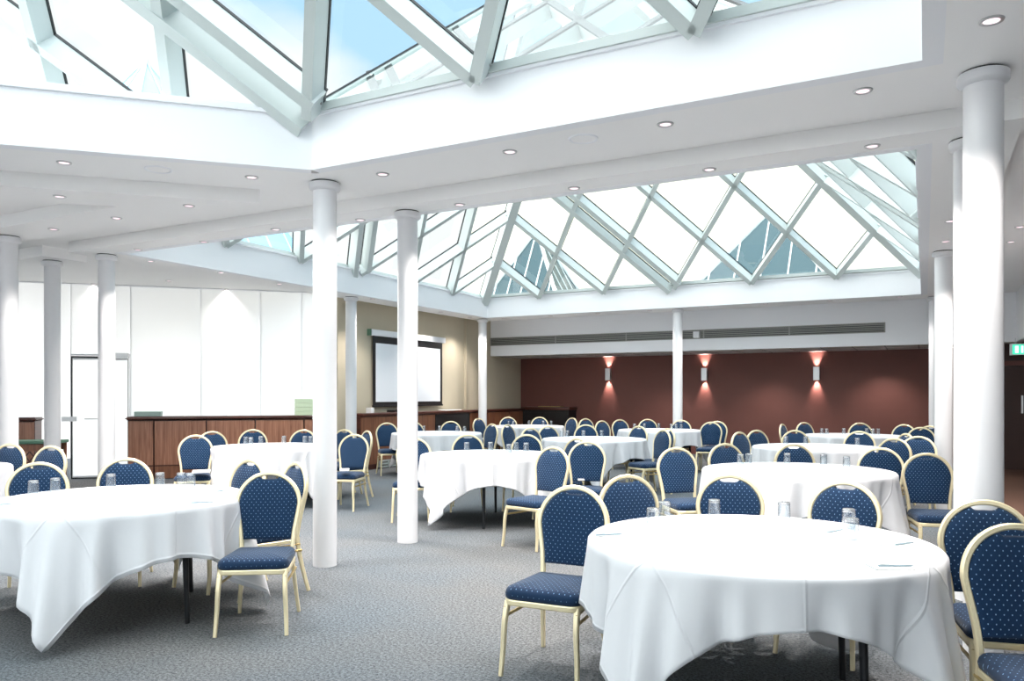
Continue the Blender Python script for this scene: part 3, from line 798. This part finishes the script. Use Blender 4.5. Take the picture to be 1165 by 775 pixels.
pad(8, 574.5, 80, 'white note pad on the nearest left table, at the left picture edge'); pen(-8, 574.6, 9, 573.4, 'grey pen on the nearest left table, at the left picture edge')

# things left on seats
def seat_item(u, v, z, w, l, h, name, mat, lab, cat, ang=0):
    p = at_z(u, v, z); bm = bbox(-w/2, w/2, -l/2, l/2, 0, h, .002, 1)
    o = obj(name, bm, mat, None, False, p); o.rotation_euler = (0,0,YAW+math.radians(ang)); tag(o, lab, cat); return o

# ------------------------------------------------------------------ cupboards along the frosted wall
ANG = math.radians(45)                  # local x along the wall away from its corner ... local -y into the room
def unit(t0, t1, lab, wd, name='cupboard_unit', grp='walnut cupboard units'):
    base = diag((t0+t1)/2); r = tag(empty(name, base, ANG), lab, 'cupboard', grp); w = (t1-t0)/2-.004
    bm = bbox(-w, w, -.40, -.006, .0, 1.0, .003, 1); obj('body', bm, M['wooddark'], r)
    bm = bbox(-w+.008, w-.008, -.42, -.401, .235, .985, .003, 1); obj('door', bm, wd, r)
    bm = bbox(-w+.008, w-.008, -.415, -.401, .01, .215, .003, 1); obj('plinth', bm, M['woodside'], r)
us = [383, 345, 291, 237, 179]; ts = [t_of(u) for u in us]; ts[0] = .46; ts.append(t_of(150))
for i in range(5):
    unit(ts[i], ts[i+1], 'walnut cupboard unit along the frosted wall, %s' % ('at the beige wall corner', 'second from the beige wall', 'third from the beige wall', 'second from the white door', 'narrow end one beside the white door')[i], M['wood'])
unit(t_of(48), t_of(-30), 'walnut cupboard unit left of the white door', M['wood'])
def worktop(t0, t1, lab):
    bm = B(); diagbox(bm, t0, t1, .004, .455, 1.0, 1.06)
    bmesh.ops.bevel(bm, geom=[e for e in bm.edges if abs((e.verts[0].co-e.verts[1].co).z) < .001], offset=.022, segments=3, affect='EDGES')
    tag(obj('worktop', bm, M['wooddark'], None, True), lab, 'worktop')
worktop(.46, t_of(150)+.03, 'dark brown worktop on the cupboards right of the white door')
worktop(t_of(48)-.03, t_of(-30), 'dark brown worktop on the cupboard left of the white door')
# counter along the screen wall and in the recess
def xunit(y0, y1, x1, lab, mat, name='counter_unit', cat='cupboard', z1=1.02):
    r = tag(empty(name, (XL,(y0+y1)/2,0)), lab, cat); w = (y1-y0)/2-.004
    bm = bbox(.075 if y0 < 16.2 and y1 > 15.72 else .005, x1-.02, -w, w, 0, z1, .003, 1); obj('body', bm, M['wooddark'], r)
    bm = bbox(x1-.019, x1, -w+.01, w-.01, .1, z1-.015, .003, 1); obj('door', bm, mat, r)
for y0, y1, lab, mt in [(11.5,12.7,'brown counter unit just right of the frosted glazing',M['woodside']),(12.7,14.0,'brown counter unit below the left half of the projection screen',M['woodside']),
                        (14.0,15.45,'black counter unit below the right half of the projection screen',M['blackbox']),(15.45,16.25,'narrow brown counter unit behind the column right of the screen',M['woodside']),
                        (16.25,17.4,'brown counter unit right of the column by the screen',M['woodside']),(17.4,18.15,'brown counter unit at the recess corner',M['woodside'])]:
    xunit(y0, y1, .33, lab, mt)
bm = bbox(XL+.075, XL+.36, 11.52, 18.14, 1.022, 1.08, .015, 3); tag(obj('worktop', bm, M['wooddark'], None, True), 'dark brown worktop running under the projection screen', 'worktop')
xa, xb = at_Y(594,470,18.16).x, at_Y(647,470,18.16).x
r = tag(empty('corner_cabinet', ((xa+xb)/2,18.4,0)), 'black cabinet with dark top in the corner of the brown red wall', 'cabinet'); w = (xb-xa)/2
bm = bbox(-w, w, -.24, .25, 0, 1.04, .004, 1); obj('body', bm, M['blackbox'], r)
bm = bbox(-w-.03, w+.03, -.27, .255, 1.042, 1.12, .01, 2); obj('top', bm, M['wooddark'], r, True)
for sx in (-1, 0): 
    bm = bbox(sx*w+.02, sx*w+w-.02, -.262, -.242, .08, .98, .003, 1); obj('door', bm, M['blackbox'], r)
p = at_Y(625,464.5,18.2); bm = bbox(p.x-.32, p.x+.32, 18.18, 18.4, 1.122, 1.14, .004, 1); tag(obj('tray', bm, M['golddark']), 'light wooden tray lying on the black corner cabinet', 'tray')
# oddments on the worktops
def on_diag(u, z, w, l, h, name, mat, lab, cat, off=.2):
    p = diag(t_of(u), off, z); bm = bbox(-w/2, w/2, -l/2, l/2, 0, h, .004, 1); o = obj(name, bm, mat, None, False, p); o.rotation_euler = (0,0,ANG); tag(o, lab, cat)
on_diag(171, 1.061, .42, .22, .085, 'storage_box', M['teal'], 'flat pale teal box on the worktop beside the white door', 'box')
for j in range(4):
    on_diag(346, 1.061+j*.075, .34-.0*j, .24, .072, 'storage_tray', M['mint'], 'pale green tray on the worktop by the left aisle column, %s of its stack' % ('bottom','second','third','topmost')[j], 'tray')
on_diag(218, 1.061, .2, .14, .012, 'paper_sheet', M['paper'], 'small white papers on the worktop above the left cupboard chairs', 'paper')
on_diag(266, 1.061, .2, .14, .012, 'paper_sheet', M['paper'], 'small white papers on the worktop above the third cupboard chair', 'paper')
def on_left(u, w, l, h, name, mat, lab, cat):
    q = at_X(u, 468, XL+.2); bm = bbox(-w/2, w/2, -l/2, l/2, 0, h, .004, 1); tag(obj(name, bm, mat, None, False, (q.x,q.y,1.081)), lab, cat)
on_left(421, .12, .1, .1, 'card_box', M['paper'], 'small white box on the counter left of the screen', 'box')
on_left(453, .2, .5, .05, 'keyboard', M['blackbox'], 'dark flat keyboard on the counter under the screen', 'keyboard')
on_left(512, .2, .7, .015, 'paper_sheet', M['paper'], 'white papers on the counter right of the slim aisle column', 'paper')
# white plinth heater grille
q0_, q1_ = at_X(431,529,XL+.36), at_X(452,529,XL+.36)
r = tag(empty('heater_grille', (XL+.345,(q0_.y+q1_.y)/2,0)), 'white low heater grille at the foot of the counter under the screen', 'heater'); w = abs(q1_.y-q0_.y)/2
bm = B()
for z in (.02,.08,.14): box(bm, .0, .03, -w, w, z, z+.022)
for y in (-w,0,w-.03): box(bm, 0, .03, y, y+.03, .02, .162)
obj('frame', bm, M['alu'], r)
bm = B(); box(bm, -.01, .005, -w+.01, w-.01, .025, .155); obj('mesh_panel', bm, M['grille'], r)

# green topped side table at the left
p = at_z(48, 501, .80)
r = tag(empty('side_table', (p.x,p.y,0), YAW+math.radians(8)), 'green topped wooden side table before the white door', 'table')
bm = bbox(-.52, .26, -.22, .22, .76, .80, .006, 2); obj('tabletop', bm, M['green'], r, True)
bm = B(); box(bm, -.5, .24, -.2, -.18, .66, .75); box(bm, -.5, .24, .18, .2, .66, .75)
obj('apron', bm, M['woodside'], r)
bm = B()
for i in range(7):
    x = -.48+i*.1; beam(bm, (x,-.19,.52), (x+.1,-.19,.66), (0,-1,0), .014, .016); beam(bm, (x+.1,-.19,.52), (x,-.19,.66), (0,-1,0), .014, .016)
box(bm, -.5, .24, -.2, -.18, .5, .52); obj('lattice', bm, M['wooddark'], r)
for x in (-.48, .22):
    for y in (-.19, .19):
        bm = B(); sweep(bm, [(x,y,0),(x,y,.76)], .04, .04, (0,1,0), wd=[.8,1]); obj('leg', bm, M['woodside'], r, True)

# projection screen
y0, y1 = at_X(424,420,XL+.05).y, at_X(503,420,XL+.05).y; yc = (y0+y1)/2; w = (y1-y0)/2
r = tag(empty('projection_screen', (XL,yc,0)), 'white pull-down projection screen with black border on the beige wall', 'projection screen')
bm = bbox(.0, .11, -w-.1, w+.06, 2.60, 2.72, .012, 2); obj('housing', bm, M['white'], r, True)
bm = B(); box(bm, .05, .055, -w, w, 1.22, 2.61); obj('border', bm, M['blackbox'], r)
bm = B(); box(bm, .055, .058, -w+.09, w-.09, 1.29, 2.46); obj('screen_fabric', bm, M['screen'], r)
bm = bbox(.04, .07, -w-.01, w+.01, 1.19, 1.225, .004, 1); obj('bottom_bar', bm, M['blackbox'], r)
bm = bbox(.0, .105, -w-.115, -w-.101, 2.595, 2.725, .003, 1); tag(obj('end_cap', bm, M['green'], r), 'dark green end cap')
# small switch on wall by column
# air grille on the bulkhead
gx0, gx1 = at_Y(558,392,YB).x+.02, at_Y(1006,377,YB).x; gz = (at_Y(780,381,YB).z)
r = tag(empty('air_grille', ((gx0+gx1)/2,YB,gz)), 'long grey air grille along the white bulkhead', 'air vent'); w = (gx1-gx0)/2
bm = B(); box(bm, -w, w, -.006, 0, -.085, .085); obj('backing', bm, M['grilledark'], r)
bm = B(); box(bm, -w-.02, w+.02, -.02, 0, .08, .1); box(bm, -w-.02, w+.02, -.02, 0, -.1, -.08); box(bm, -w-.02, -w, -.02, 0, -.08, .08); box(bm, w, w+.02, -.02, 0, -.08, .08)
for k in range(1,5): box(bm, -w+k*2*w/5-.012, -w+k*2*w/5+.012, -.018, 0, -.08, .08)
obj('frame', bm, M['grille'], r)
for k in range(4):
    bm = B(); z = -.055+k*.036; box(bm, -w, w, -.016, -.006, z, z+.016); obj('slat', bm, M['grille'], r)
p = at_Y(793,381,YB); bm = bbox(-.07,.07,-.08,0,-.07,.07,.01,2); tag(obj('motion_sensor', bm, M['white'], None, True, p), 'small white sensor box on the air grille right of the middle column', 'sensor')

# sconces
for u, v, lab in ((692,426,'left of the three steel wall sconces on the brown red wall'),(801.5,426,'middle of the three steel wall sconces on the brown red wall'),(929,425,'right of the three steel wall sconces on the brown red wall')):
    p = at_Y(u, v, YR-.05); r = tag(empty('wall_sconce', (p.x,YR,p.z)), lab, 'wall lamp', 'steel wall sconces')
    bm = B()
    for sx in (-1,1): box(bm, sx*.062-.004, sx*.062+.004, -.1, -.004, -.15, .15)
    box(bm, -.062, .062, -.1, -.092, -.15, .15); obj('shade', bm, M['silver'], r)
    bm = B(); box(bm, -.05, .05, -.012, -.001, -.06, .06); obj('bracket', bm, M['white'], r)
    bm = B(); lathe(bm, [(.034,-.03),(.034,.03)], 16, (0,-.052,0)); obj('bulb', bm, emit('sconce bulb', (255,205,190), 14), r)
    for sg in (1,-1):
        l = bpy.data.lights.new('sconce_beam', 'SPOT'); l.energy = 40; l.color = (1,.80,.76); l.spot_size = math.radians(62); l.spot_blend = .9; l.shadow_soft_size = .02
        lo = bpy.data.objects.new('sconce_beam', l); COL.objects.link(lo); lo.parent = r; lo.location = (0,-.065,sg*.13)
        lo.rotation_euler = (math.radians(180-16) if sg > 0 else math.radians(16), 0, 0)

# exit sign
p = at_d(1164, 397.5, 13.6); r = tag(empty('exit_sign', p), 'green illuminated exit sign hanging at the right edge', 'exit sign')
bm = bbox(-.2, .2, -.02, .02, -.1, .1, .004, 1); obj('casing', bm, M['white'], r)
bm = B(); box(bm, -.16, .185, -.024, -.02, -.085, .085); obj('sign_face', bm, M['exit_green'], r)
bm = B(); box(bm, -.12, -.07, -.027, -.024, -.06, .06); box(bm, -.03, .0, -.027, -.024, -.06, .06)
obj('pictogram', bm, M['exit_white'], r)
bm = B(); box(bm, -.12, -.11, -.005, .005, .1, RB+.02-p.z); box(bm, .11, .12, -.005, .005, .1, RB+.02-p.z); obj('hanger', bm, M['alu'], r)

# ------------------------------------------------------------------ downlights
def make_downlight():
    r = empty('downlight')
    bm = B(); lathe(bm, [(.036,-.001),(.040,-.008),(.052,-.007),(.055,0)], 24, cap=False); obj('trim_ring', bm, M['silver'], r, True)
    bm = B(); lathe(bm, [(.001,-.005),(.036,-.004)], 20, cap=False); obj('lens', bm, M['lamp'], r)
    return r
dl = []
rows = [
 (CZ, 'along the front soffit strip from the left', [(435.4,198),(580,172.5),(757,141),(981.6,103),(1128,23)]),
 (CZ, 'along the angled soffit at upper left from the left', [(73,184.8),(286.4,201.5)]),
 (CZ, 'in the lowered ceiling field above the left columns from the left', [(61,260.7),(68,223.5),(132.6,248),(215,234)]),
 (CZ, 'along the near strip of the rear skylight from the left', [(157,284),(232,275),(313.6,261),(410,250),(523,232.7),(653,214),(807,192.6),(992.4,166)]),
 (CZ, 'along the left strip of the rear skylight from the left', [(171.5,297),(251.5,310),(318,323),(424,340),(501.6,355),(534.6,361)]),
 (CZ, 'along the far strip of the rear skylight from the left', [(573,362),(626,359.4),(680,356.6),(739,353),(803,349),(871,345.6),(944,342),(1023,337.6)]),
 (CZ, 'in the soffit left of the thickest column from the near end', [(1081,251.5),(1076,274.6)]),
 (RZ, 'in the ceiling right of the thickest column from the near end', [(1160.5,258),(1150,275)]),
 (RZ, 'in the ceiling before the frosted glazing from the left', [(107,323),(192,319.5),(258,329)]),
 (RB-.004, 'in the low recess ceiling from the left', [(752.6,402),(873,399.3),(1005,396.4)]),
]
ORD = ('first','second','third','fourth','fifth','sixth','seventh','eighth')
pd = make_downlight(); first = True
for z, lab, pts in rows:
    for j, (u, v) in enumerate(pts):
        o = pd if first else copy_tree(pd); first = False
        p = at_z(u, v, z); o.location = (p.x, p.y, z)
        tag(o, '%s small recessed downlight %s' % (ORD[j], lab), 'ceiling light', 'recessed downlights')
        if z > 3:
            far = 'far strip' in lab or 'glazing' in lab
            l = bpy.data.lights.new('downlight_beam', 'SPOT'); l.energy = (4 if 'glazing' in lab else 12) if far else (20 if 'left strip' in lab else 60); l.color = (1,.93,.88); l.spot_size = math.radians(75 if far else 110); l.spot_blend = .8; l.shadow_soft_size = .04
            lo = bpy.data.objects.new('downlight_beam', l); COL.objects.link(lo); lo.parent = o; lo.location = (0,0,-.03)
for u, v, lab in ((663.6,157.5,'round white ceiling speaker in the front soffit strip'),(180,192.5,'round white ceiling speaker in the angled soffit')):
    p = at_z(u, v, CZ); r = tag(empty('ceiling_speaker', (p.x,p.y,CZ)), lab, 'speaker', 'ceiling speakers')
    bm = B(); lathe(bm, [(.085,-.003),(.09,-.009),(.1,-.009),(.104,0)], 32, cap=False); obj('rim', bm, M['white'], r, True)
    bm = B(); lathe(bm, [(.001,-.006),(.05,-.005),(.085,-.003)], 32, cap=False); obj('grille', bm, M['ceil'], r, True)

# things on seats
seat_item(229, 537, .50, .2, .28, .012, 'paper_sheet', M['paper'], 'white papers on the seat of the chair left of the cupboard table', 'paper', 20)
seat_item(392, 535.5, .50, .11, .16, .02, 'paper_card', M['paper'], 'white card on the seat right of the left aisle column', 'card', 10)
seat_item(662, 546, .50, .12, .16, .02, 'paper_card', M['paper'], 'white card on the forward facing chair right of the middle aisle table', 'card', 10)

# ------------------------------------------------------------------ light
w = bpy.data.worlds.new('Sky'); sc.world = w; w.use_nodes = True; N = w.node_tree.nodes; L = w.node_tree.links
bg = N['Background']; tcn = N.new('ShaderNodeTexCoord'); mp = N.new('ShaderNodeMapping'); mp.inputs['Scale'].default_value = (1,1,2.2)
nz = N.new('ShaderNodeTexNoise'); nz.inputs['Scale'].default_value = 2.3; nz.inputs['Detail'].default_value = 5
rp = N.new('ShaderNodeValToRGB'); e = rp.color_ramp.elements
e[0].position = .38; e[0].color = (.50,.76,1.0,1); e[1].position = .52; e[1].color = (1.0,1.0,1.0,1)
sx_ = N.new('ShaderNodeSeparateXYZ'); L.new(tcn.outputs['Generated'], sx_.inputs[0])
mr = N.new('ShaderNodeMapRange'); mr.inputs[1].default_value = -.31; mr.inputs[2].default_value = -.13; mr.inputs[3].default_value = .62; mr.inputs[4].default_value = .30
L.new(math_node(N, L, 'ADD', sx_.outputs[0], sx_.outputs[2]), mr.inputs[0])
L.new(tcn.outputs['Generated'], mp.inputs[0]); L.new(mp.outputs[0], nz.inputs['Vector'])
L.new(math_node(N, L, 'ADD', mr.outputs[0], math_node(N, L, 'MULTIPLY', math_node(N, L, 'SUBTRACT', nz.outputs['Fac'], .5), .7)), rp.inputs[0]); L.new(rp.outputs[0], bg.inputs[0])
bg.inputs[1].default_value = .72
s = bpy.data.lights.new('daylight', 'SUN'); s.energy = 7; s.angle = math.radians(150); s.color = (1,.965,.93)
so = bpy.data.objects.new('daylight', s); COL.objects.link(so); so.rotation_euler = (math.radians(27), math.radians(-24), 0); so.location = (0,0,30)

# ------------------------------------------------------------------ camera
cd = bpy.data.cameras.new('camera'); cd.sensor_width = 36; cd.lens = 36*F/1165; cd.shift_y = (HZ-775/2)/1165; cd.clip_start = .05
co = bpy.data.objects.new('camera', cd); COL.objects.link(co); co.location = (0,0,H); co.rotation_euler = (PI/2,0,YAW); sc.camera = co
vs = sc.view_settings; vs.view_transform = 'Standard'; vs.look = 'None'; vs.gamma = 1; vs.use_curve_mapping = False; vs.exposure = .80
sc.cycles.max_bounces = 10; sc.cycles.diffuse_bounces = 6; sc.cycles.transparent_max_bounces = 24
sc.cycles.sample_clamp_indirect = 6
